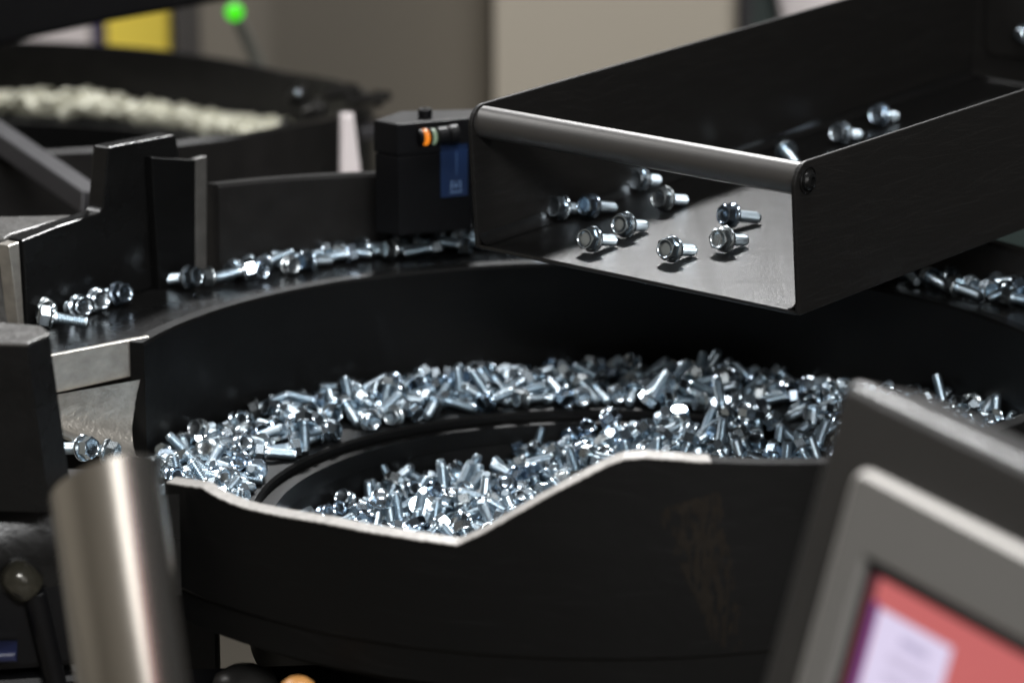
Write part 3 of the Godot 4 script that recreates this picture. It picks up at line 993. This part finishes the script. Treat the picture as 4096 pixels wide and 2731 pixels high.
func build_background() -> void:
	var st := mb()
	plan_solid(st, [Vector2(-3.5, -6.0), Vector2(3.5, -6.0), Vector2(3.5, 4.0), Vector2(-3.5, 4.0)], -1.05, -1.0, 0.0)
	var f := obj("floor", done(st), M.floor_concrete)
	tag(f, "grey concrete floor of the workshop under the machines", "floor", "", "structure")
	st = mb()
	box(st, Vector3(7.0, 4.2, 0.1), at(Vector3(0, 1.1, 4.05)), 0.0)
	tag(obj("front_wall", done(st), M.wall_beige), "beige workshop wall behind the camera that the tube mirrors", "wall", "", "structure")
	st = mb()
	box(st, Vector3(0.1, 4.2, 10.0), at(Vector3(-3.45, 1.1, -1.0)), 0.0)
	tag(obj("left_wall", done(st), M.wall_beige), "beige workshop wall at the left of the machines", "wall", "", "structure")
	st = mb()
	box(st, Vector3(7.0, 4.2, 0.1), at(Vector3(0, 1.1, -6.05)), 0.0)
	tag(obj("back_wall", done(st), M.wall_far), "dark far wall of the workshop behind the cabinets", "wall", "", "structure")
	# machine table
	var t := thing("machine_table", "beige painted machine table under the feeder bowls", "table", Vector3(0, -1, -0.2))
	st = mb()
	box(st, Vector3(1.5, 0.04, 2.3), at(Vector3(0.05, -0.322, -0.15)), 0.004)
	obj("table_top", done(st), M.beige_paint, t)
	for q in [Vector2(-0.62, -1.2), Vector2(0.7, -1.2), Vector2(-0.62, 0.9), Vector2(0.7, 0.9)]:
		st = mb()
		box(st, Vector3(0.08, 0.655, 0.08), at(Vector3(q.x, -0.672, q.y)), 0.004)
		obj("leg", done(st), M.beige_paint, t)
	# cabinets
	t = thing("beige_cabinet", "beige machine cabinet with a rounded front corner, left of the cabinet seam", "cabinet", Vector3(-0.17, -1, -2.1))
	st = mb()
	plan_solid(st, rounded([Vector2(-0.337, -1.90), Vector2(-0.28, -1.86), Vector2(-0.0225, -2.03), Vector2(-0.0225, -2.5), Vector2(-0.36, -2.5)], [0.004, 0.05, 0.004, 0.004, 0.004], 14), -0.995, 0.75, 0.003)
	obj("body", done(st), M.beige_paint, t)
	st = mb()
	box(st, Vector3(0.02, 0.1, 0.02), at(Vector3(-0.06, -0.55, -1.99)), 0.002)
	obj("handle", done(st), M.grey_paint, t)
	t = thing("beige_cabinet", "lighter beige machine cabinet standing right of the cabinet seam", "cabinet", Vector3(0.12, -1, -2.1))
	st = mb()
	plan_solid(st, rounded([Vector2(-0.019, -1.905), Vector2(0.243, -1.885), Vector2(0.243, -2.5), Vector2(-0.019, -2.5)], [0.004, 0.012, 0.004, 0.004], 5), -0.995, 0.75, 0.003)
	obj("body", done(st), M.beige_light, t)
	st = mb()
	box(st, Vector3(0.02, 0.1, 0.02), at(Vector3(0.02, -0.55, -1.89)), 0.002)
	obj("handle", done(st), M.grey_paint, t)
	# things further left
	st = mb()
	box(st, Vector3(0.051, 1.6, 0.1), at(Vector3(-0.361, -0.195, -2.15)), 0.004)
	tag(obj("grey_column", done(st), M.grey_paint), "grey square column left of the beige cabinet", "column")
	st = mb()
	box(st, Vector3(0.072, 1.0, 0.05), at(Vector3(-0.425, -0.495, -2.12)), 0.004)
	tag(obj("yellow_panel", done(st), M.yellow_paint), "bright yellow panel standing left of the grey column", "panel")
	st = mb()
	box(st, Vector3(0.013, 1.0, 0.04), at(Vector3(-0.469, -0.495, -2.12)), 0.002)
	tag(obj("navy_strip", done(st), M.navy_paint), "narrow navy strip between the yellow and the white panel", "strip")
	st = mb()
	box(st, Vector3(0.3, 1.0, 0.05), at(Vector3(-0.628, -0.495, -2.12)), 0.004)
	tag(obj("white_panel", done(st), M.white_paint), "whitish panel behind the back bowl at far left", "panel")
	# slanted black cover
	st = mb()
	extrude(st, [Vector2(-0.56, 0.056), Vector2(-0.4012, 0.1015), Vector2(-0.3187, 0.1196), Vector2(-0.2269, 0.1363), Vector2(-0.05, 0.168), Vector2(-0.05, 0.32), Vector2(-0.56, 0.32)], Transform3D(Basis(), Vector3(0, 0, -0.81)), -0.12, 0.0, 0.004)
	tag(obj("slanted_cover", done(st), M.sensor_black), "black cover with a slanting lower edge above the back bowl", "cover")
	# green indicator on its stalk
	t = thing("indicator_lamp", "small round green indicator lamp on a thin dark slanting stalk", "lamp", Vector3(-0.2267, -0.3000, -1.2109))
	st = mb()
	var g := Vector3(-0.2477, 0.0556, -1.2109)
	lathe(st, [Vector2(0, 0.0082), Vector2(0.0044, 0.0072), Vector2(0.0073, 0.0037), Vector2(0.0082, 0), Vector2(0.0073, -0.0037), Vector2(0.0044, -0.0072), Vector2(0, -0.0082)], 24, along(g, Vector3(0, 0.5, 1)), false)
	obj("bulb", done(st), M.green_glow, t)
	st = mb()
	var foot := Vector3(-0.2267, 0.0058, -1.2109)
	rod(st, g + Vector3(0.003, -0.007, 0.0), foot, 0.006, 14)
	rod(st, foot, foot + Vector3(0.0, -0.33, 0.0), 0.006, 14)
	obj("stalk", done(st), M.stalk_grey, t)
	# behind the tray, upper right
	st = mb()
	box(st, Vector3(0.4, 1.0, 0.2), at(Vector3(0.452, -0.46, -2.1)), 0.01)
	tag(obj("green_machine", done(st), M.green_dark), "dark green machine body right of the beige cabinets, above the tray", "machine")
	st = mb()
	box(st, Vector3(0.09, 0.07, 0.05), Transform3D(Basis(Vector3(0, 0, 1), 0.2), Vector3(0.335, -0.055, -1.96)), 0.006)
	tag(obj("pale_cover", done(st), M.white_paint), "pale sloping cover piece on the dark green machine", "cover")
	st = mb()
	box(st, Vector3(0.016, 1.0, 0.03), at(Vector3(0.254, -0.45, -1.93)), 0.003)
	tag(obj("grey_pipe", done(st), M.grey_bar), "narrow grey upright pipe between beige cabinet and green machine", "pipe")

# ---------------------------------------------------------------- bolts
var H := PackedVector3Array()
var T := PackedVector3Array()
var zone := PackedInt32Array()
const AX := [0.0, 0.42, 0.71, 1.0]            # places of the four balls between head and tip
const RAD := [0.0054, 0.0032, 0.0032, 0.0032]
const SPAN := 0.018

func keep(p: Vector3, r: float, z: int) -> Vector3:
	# keeps a ball on the floor and inside the walls of its zone
	var d := Vector2(p.x - BC.x, p.z - BC.z)
	var l := d.length()
	if z == 1:
		var lim_in := R_WALL + r + 0.004
		var lim_out := R_OUT - r
		if l < lim_in or l > lim_out:
			d *= clampf(l, lim_in, lim_out) / l
		return Vector3(BC.x + d.x, maxf(p.y, LEDGE + r), BC.z + d.y)
	if l > R_WALL - r:
		d *= (R_WALL - r) / l
		l = R_WALL - r
	var y := p.y
	if z == 0 and p.x < 0.13 and l < R_PIT + 0.003 + r:
		d *= (R_PIT + 0.003 + r) / maxf(l, 0.01)
		l = R_PIT + 0.003 + r
	if l >= R_PIT:
		y = maxf(y, r)
	else:
		if y < -0.002 and l > R_PIT - r:
			d *= (R_PIT - r) / l
		elif y < r and l > R_PIT - r:
			y = maxf(y, r - (R_PIT - l))
		y = maxf(y, pit_floor(BC.x + d.x) + r)
	return Vector3(BC.x + d.x, y, BC.z + d.y)

func settle(rounds: int) -> void:
	var n := H.size()
	var cell := 0.0135
	var pairs := PackedInt32Array()
	for it in rounds:
		for i in n:
			H[i] += Vector3(0, -0.0006, 0)
			T[i] += Vector3(0, -0.0004, 0)
		if it % 6 == 0:
			pairs.clear()
			var grid := {}
			for i in n:
				for k in 4:
					var p := H[i].lerp(T[i], AX[k])
					var key := Vector3i((p / cell).floor())
					if not grid.has(key):
						grid[key] = PackedInt32Array()
					grid[key].append(i * 4 + k)
			for key in grid:
				var here: PackedInt32Array = grid[key]
				for dx in [-1, 0, 1]:
					for dy in [-1, 0, 1]:
						for dz in [-1, 0, 1]:
							var k2: Vector3i = key + Vector3i(dx, dy, dz)
							if not grid.has(k2):
								continue
							var there: PackedInt32Array = grid[k2]
							for u in here:
								for v in there:
									if v > u and u / 4 != v / 4:
										pairs.append(u)
										pairs.append(v)
		for q in range(0, pairs.size(), 2):
			var u := pairs[q]
			var v := pairs[q + 1]
			var i := u / 4
			var j := v / 4
			var a: float = AX[u % 4]
			var b: float = AX[v % 4]
			var p := H[i].lerp(T[i], a)
			var o := H[j].lerp(T[j], b)
			var d := p - o
			var reach: float = RAD[u % 4] + RAD[v % 4]
			var l := d.length_squared()
			if l >= reach * reach or l < 1e-14:
				continue
			l = sqrt(l)
			var push := d * ((reach - l) / l * 0.45)
			H[i] += push * (1.0 - a)
			T[i] += push * a
			H[j] -= push * (1.0 - b)
			T[j] -= push * b
		for i in n:
			H[i] = keep(H[i], RAD[0], zone[i])
			T[i] = keep(T[i], RAD[3], zone[i])
			var d := T[i] - H[i]
			var l := d.length()
			var fix := d * ((l - SPAN) / l * 0.5)
			H[i] += fix
			T[i] -= fix

func build_bolts(eye: Vector3) -> void:
	make_bolt_meshes()
	# --- in the tray: heads downhill, shanks pointing up the chute
	var fl := 0.1302
	var tray := [
		[0.0294, -0.1065, 0.0190, -0.0155, 0.3, "bolt in the tray nearest its left wall, head against the next bolt"],
		[0.0470, -0.1102, 0.0168, -0.0173, 0.8, "bolt in the tray touched from behind by the leftmost one"],
		[0.0790, -0.1825, 0.0133, -0.0190, 0.1, "bolt in the tray partly behind the cross rod, nearest the sensor side"],
		[0.0919, -0.1295, 0.0162, -0.0193, 0.5, "bolt alone in the middle of the tray just below the cross rod"],
		[0.0661, -0.0619, 0.0148, -0.0206, 0.9, "bolt in the tray lying behind the shank of another one"],
		[0.0458, -0.0266, 0.0170, -0.0199, 0.2, "bolt near the front lip of the tray, leftmost of the front row"],
		[0.1298, -0.0860, 0.0165, -0.0120, 0.7, "bolt on the bright part of the tray floor nearest the screw"],
		[0.0910, -0.0028, 0.0157, -0.0190, 0.45, "bolt on the tray closest to its front lip, lit floor around it"],
		[0.1223, -0.0266, 0.0150, -0.0185, 1.02, "bolt with bright dished head on the lit tray floor"],
		[0.1750, -0.2621, 0.0060, 0.0220, 0.3, "bolt in the tray peeping out above the rod end by the right wall"],
		[0.2153, -0.3167, 0.0170, -0.0221, 0.6, "bolt far up the tray, lower of the two at the right wall"],
		[0.2461, -0.3738, 0.0159, -0.0233, 0.15, "bolt farthest up the tray near the right wall"]]
	for b in tray:
		bolt(lying(b[0], b[1], fl, b[2], b[3], b[4]), "zinc flange " + b[5])
	# --- at the outlet of the upper track
	var lv := LEDGE
	bolt(lying(-0.2725, -0.0560, lv + 0.003, 0.0195, -0.0045, 0.3), "zinc flange bolt lying crosswise first at the outlet of the upper track")
	bolt(lying(-0.2790, -0.0830, lv, -0.012, -0.021, 0.5), "zinc flange bolt wedged under the crosswise bolt at the outlet")
	bolt(lying(-0.2590, -0.0905, lv, -0.016, -0.020, 0.1), "zinc flange bolt with head up, second in line at the outlet")
	bolt(lying(-0.2495, -0.1060, lv, -0.013, -0.021, 0.7), "zinc flange bolt with round head, third in line at the outlet")
	bolt(lying(-0.2385, -0.1215, lv, -0.018, -0.016, 0.9), "zinc flange bolt with bright facet, last in line at the outlet")
	bolt(bolt_pose(Vector3(-0.2435, 0.034, 0.0445), Vector3(-0.8, -0.2, -0.6), 0.3), "zinc flange bolt caught below the cast bracket, head outwards")
	bolt(bolt_pose(Vector3(-0.2345, 0.0225, 0.0135), Vector3(-0.9, 0.1, -0.3), 0.3), "zinc flange bolt in the shade under the cast bracket")
	# --- all the others are dropped and settle
	var rng := RandomNumberGenerator.new()
	rng.seed = 77
	var add := func(a: float, r: float, y: float, z: int, flat: float):
		var d := Vector3(rng.randfn(), rng.randfn() * flat, rng.randfn()).normalized()
		if flat > 1.0 and rng.randf() < 0.4:
			d = Vector3(rng.randfn() * 0.45, -1.0 if rng.randf() < 0.62 else 1.0, rng.randfn() * 0.45).normalized()
		if z == 1 and rng.randf() < 0.75:
			d = (Vector3(-sin(a), 0, cos(a)) * (1.0 if rng.randf() < 0.6 else -1.0) + Vector3(rng.randfn(), rng.randfn() * 0.4, rng.randfn()) * 0.35).normalized()
		var p := Vector3(BC.x + cos(a) * r, y, BC.z + sin(a) * r)
		H.append(p - d * SPAN * 0.4)
		T.append(p + d * SPAN * 0.6)
		zone.append(z)
	for k in 360:                                                     # middle ledge
		var a := deg_to_rad(rng.randf_range(-222, 10))
		var r := sqrt(rng.randf_range(R_PIT * R_PIT * 1.12, R_WALL * R_WALL * 0.97))
		add.call(a, r, rng.randf_range(0.008, 0.022), 0, 1.6)
	for k in 70:                                                      # and more by the front lip at the left
		add.call(deg_to_rad(rng.randf_range(-226, -182)), rng.randf_range(0.208, 0.27), rng.randf_range(0.012, 0.035), 0, 1.6)
	for k in 140:                                                      # more of them on the far right of the ledge
		add.call(deg_to_rad(rng.randf_range(-42, 12)), rng.randf_range(0.205, 0.272), rng.randf_range(0.012, 0.04), 0, 1.5)
	for k in 1150:                                                     # pit
		var a := rng.randf() * TAU
		var r := R_PIT * sqrt(rng.randf()) * 0.96
		var x := BC.x + cos(a) * r
		var z := BC.z + sin(a) * r
		if z > 0.16:
			continue
		add.call(a, r, pit_floor(x) + rng.randf_range(0.01, 0.05), 2, 1.5)
	for k in 21:                                                      # upper track, left of the tray
		add.call(deg_to_rad(lerpf(-93, -131, (k + rng.randf() * 0.8) / 21.0)), rng.randf_range(0.318, 0.330), LEDGE + rng.randf_range(0.007, 0.009), 1, 0.1)
	bolt(lying(-0.1990, -0.1610, LEDGE, -0.0185, -0.0125, 0.4), "zinc flange bolt leftmost in the upper track row, shank to the left")
	bolt(lying(-0.1660, -0.1800, LEDGE, -0.0200, 0.0040, 0.2), "zinc flange bolt with raised head, second from the left in the upper track row")
	for q in [[-136.0, 0.322], [-131, 0.326]]:
		add.call(deg_to_rad(q[0]), q[1], LEDGE + 0.008, 1, 0.2)
	for k in 24:                                                      # upper track, right of the tray
		add.call(deg_to_rad(rng.randf_range(-50, -12)), rng.randf_range(0.305, 0.332), LEDGE + rng.randf_range(0.007, 0.012), 1, 0.2)
	settle(60)
	# --- which of them show: count the balls with a free line to the eye
	var n := H.size()
	var balls := PackedVector3Array()
	for i in n:
		for k in 4:
			balls.append(H[i].lerp(T[i], AX[k]))
	var order := []
	for i in n:
		var free := 0.0
		for k in [0, 2]:
			var p := balls[i * 4 + k]
			var to := eye - p
			var dist := to.length()
			to /= dist
			# the front shell hides what lies low behind it
			var seen := 1.0
			if zone[i] != 1:
				var fx := p.x - BC.x
				var fz := p.z - BC.z
				var bq := fx * to.x + fz * to.z
				var aq := to.x * to.x + to.z * to.z
				var s := (-bq + sqrt(bq * bq - aq * (fx * fx + fz * fz - R_WALL * R_WALL))) / aq
				var w := p + to * s
				if w.y < table(RIM, fposmod(rad_to_deg(atan2(w.z - BC.z, w.x - BC.x)), 360.0)):
					seen = 0.0
			if seen > 0.0:
				for j in n:
					if j == i:
						continue
					var e := balls[j * 4 + 1] - p
					if e.length_squared() > 0.0036:
						continue
					for m in 4:
						e = balls[j * 4 + m] - p
						var s := e.dot(to)
						if s > 0.002 and e.length_squared() - s * s < RAD[m] * RAD[m]:
							seen *= 0.55
							break
			free += seen * (1.4 if k == 0 else 1.0)
		order.append([free / eye.distance_to(H[i]), i])
	order.sort_custom(func(a, b): return a[0] > b[0])
	var rest := []
	for q in order.size():
		var i: int = order[q][1]
		var to_tip := (T[i] - H[i]).normalized()
		var pose := bolt_pose(H[i] - to_tip * 0.0005, to_tip, rng.randf() * TAU)
		# the head ball sits at the middle of the head: the flange lies a little further along
		pose.origin = H[i] + to_tip * 0.003
		pose.basis = pose.basis.scaled(Vector3.ONE * 0.86)
		if q >= 275:
			rest.append(pose)
			continue
		var d := Vector2(H[i].x - BC.x, H[i].z - BC.z).length()
		var how := "standing shank up" if to_tip.y > 0.62 else "standing head up" if to_tip.y < -0.62 else "lying"
		var ang := rad_to_deg(atan2(H[i].z - BC.z, H[i].x - BC.x))
		var place := "at the back of the middle ledge"
		if zone[i] == 1:
			place = "in the upper track row left of the tray" if H[i].x < 0.1 else "on the upper track under the tray"
		elif d < R_PIT:
			place = "in the bowl pit, its left part" if H[i].x < 0.0 else "in the bowl pit, by the high rim"
		elif ang > 90.0 or ang < -160.0:
			place = "on the middle ledge nearest the steel tube"
		elif ang < -120.0:
			place = "on the middle ledge, its left curve"
		elif ang > -62.0:
			place = "on the middle ledge beside the touch panel"
		bolt(pose, "zinc bolt %s %s" % [how, place], "bolts %s %s" % [how.split(",")[0], place])
	var mm := MultiMesh.new()
	mm.transform_format = MultiMesh.TRANSFORM_3D
	mm.mesh = bolt_mesh
	mm.instance_count = rest.size()
	for k in rest.size():
		mm.set_instance_transform(k, rest[k])
	var mi := MultiMeshInstance3D.new()
	mi.name = "bolt_heap"
	mi.multimesh = mm
	add_child(mi)
	tag(mi, "mass of zinc flange bolts lying under and between the others in the big bowl", "bolts", "", "stuff")

# ---------------------------------------------------------------- scene
func _ready() -> void:
	var cam := Camera3D.new()
	cam.name = "camera"
	cam.position = Vector3(0, 0.64858, 2.0487)
	cam.rotation_degrees = Vector3(-15.4, 0, 0)
	cam.fov = 10.54
	cam.near = 0.05
	cam.far = 60.0
	var lens := CameraAttributesPhysical.new()
	lens.frustum_focal_length = 130.2
	lens.frustum_focus_distance = 2.06
	lens.exposure_aperture = 6.4
	lens.exposure_multiplier = 1.0
	cam.attributes = lens
	cam.fov = 10.54
	add_child(cam)
	cam.current = true
	var we := WorldEnvironment.new()
	we.name = "environment"
	var env := Environment.new()
	env.background_mode = Environment.BG_COLOR
	env.background_color = lin(0.047, 0.048, 0.049)
	env.tonemap_mode = Environment.TONE_MAPPER_LINEAR
	env.tonemap_exposure = 1.0
	env.sdfgi_enabled = true
	env.ssao_enabled = true
	env.ssil_enabled = true
	we.environment = env
	add_child(we)
	make_materials()
	# the hall lamps that the rod, the rims and the bolts mirror, plus an added one
	lamp("work_lamp", "small bright work lamp high behind the tray", Vector3(0.1, 1.75, -1.95), Vector3(0.08, 0.12, 0.0), Vector2(0.34, 0.14), 6.8)
	lamp("ceiling_lamp", "long ceiling lamp right above the tray", Vector3(0.42, 1.95, 0.35), Vector3(0.42, 0, 0.35), Vector2(1.2, 0.28), 3.0)
	lamp("ceiling_lamp", "long ceiling lamp over the place before the bowl", Vector3(0.45, 1.45, 2.65), Vector3(0.1, 0, 0.0), Vector2(1.2, 0.22), 7.6)
	lamp("ceiling_lamp", "long ceiling lamp left of the back bowl and cabinets", Vector3(-1.5, 1.7, -1.0), Vector3(-0.4, 0, -1.6), Vector2(1.2, 0.28), 4.2)
	lamp("added_tube_lamp", "added broad soft lamp, out of view, for the bright band on the tube", Vector3(1.2, 0.5, 2.1), Vector3(-0.16, 0.2, 0.55), Vector2(1.0, 0.9), 0.42)  # added out of view to put the bright band on the tube
	build_background()
	build_bowl()
	build_tray()
	build_back_bowl()
	build_sensor()
	build_panel()
	build_tube()
	build_left_things()
	build_bolts(cam.position)
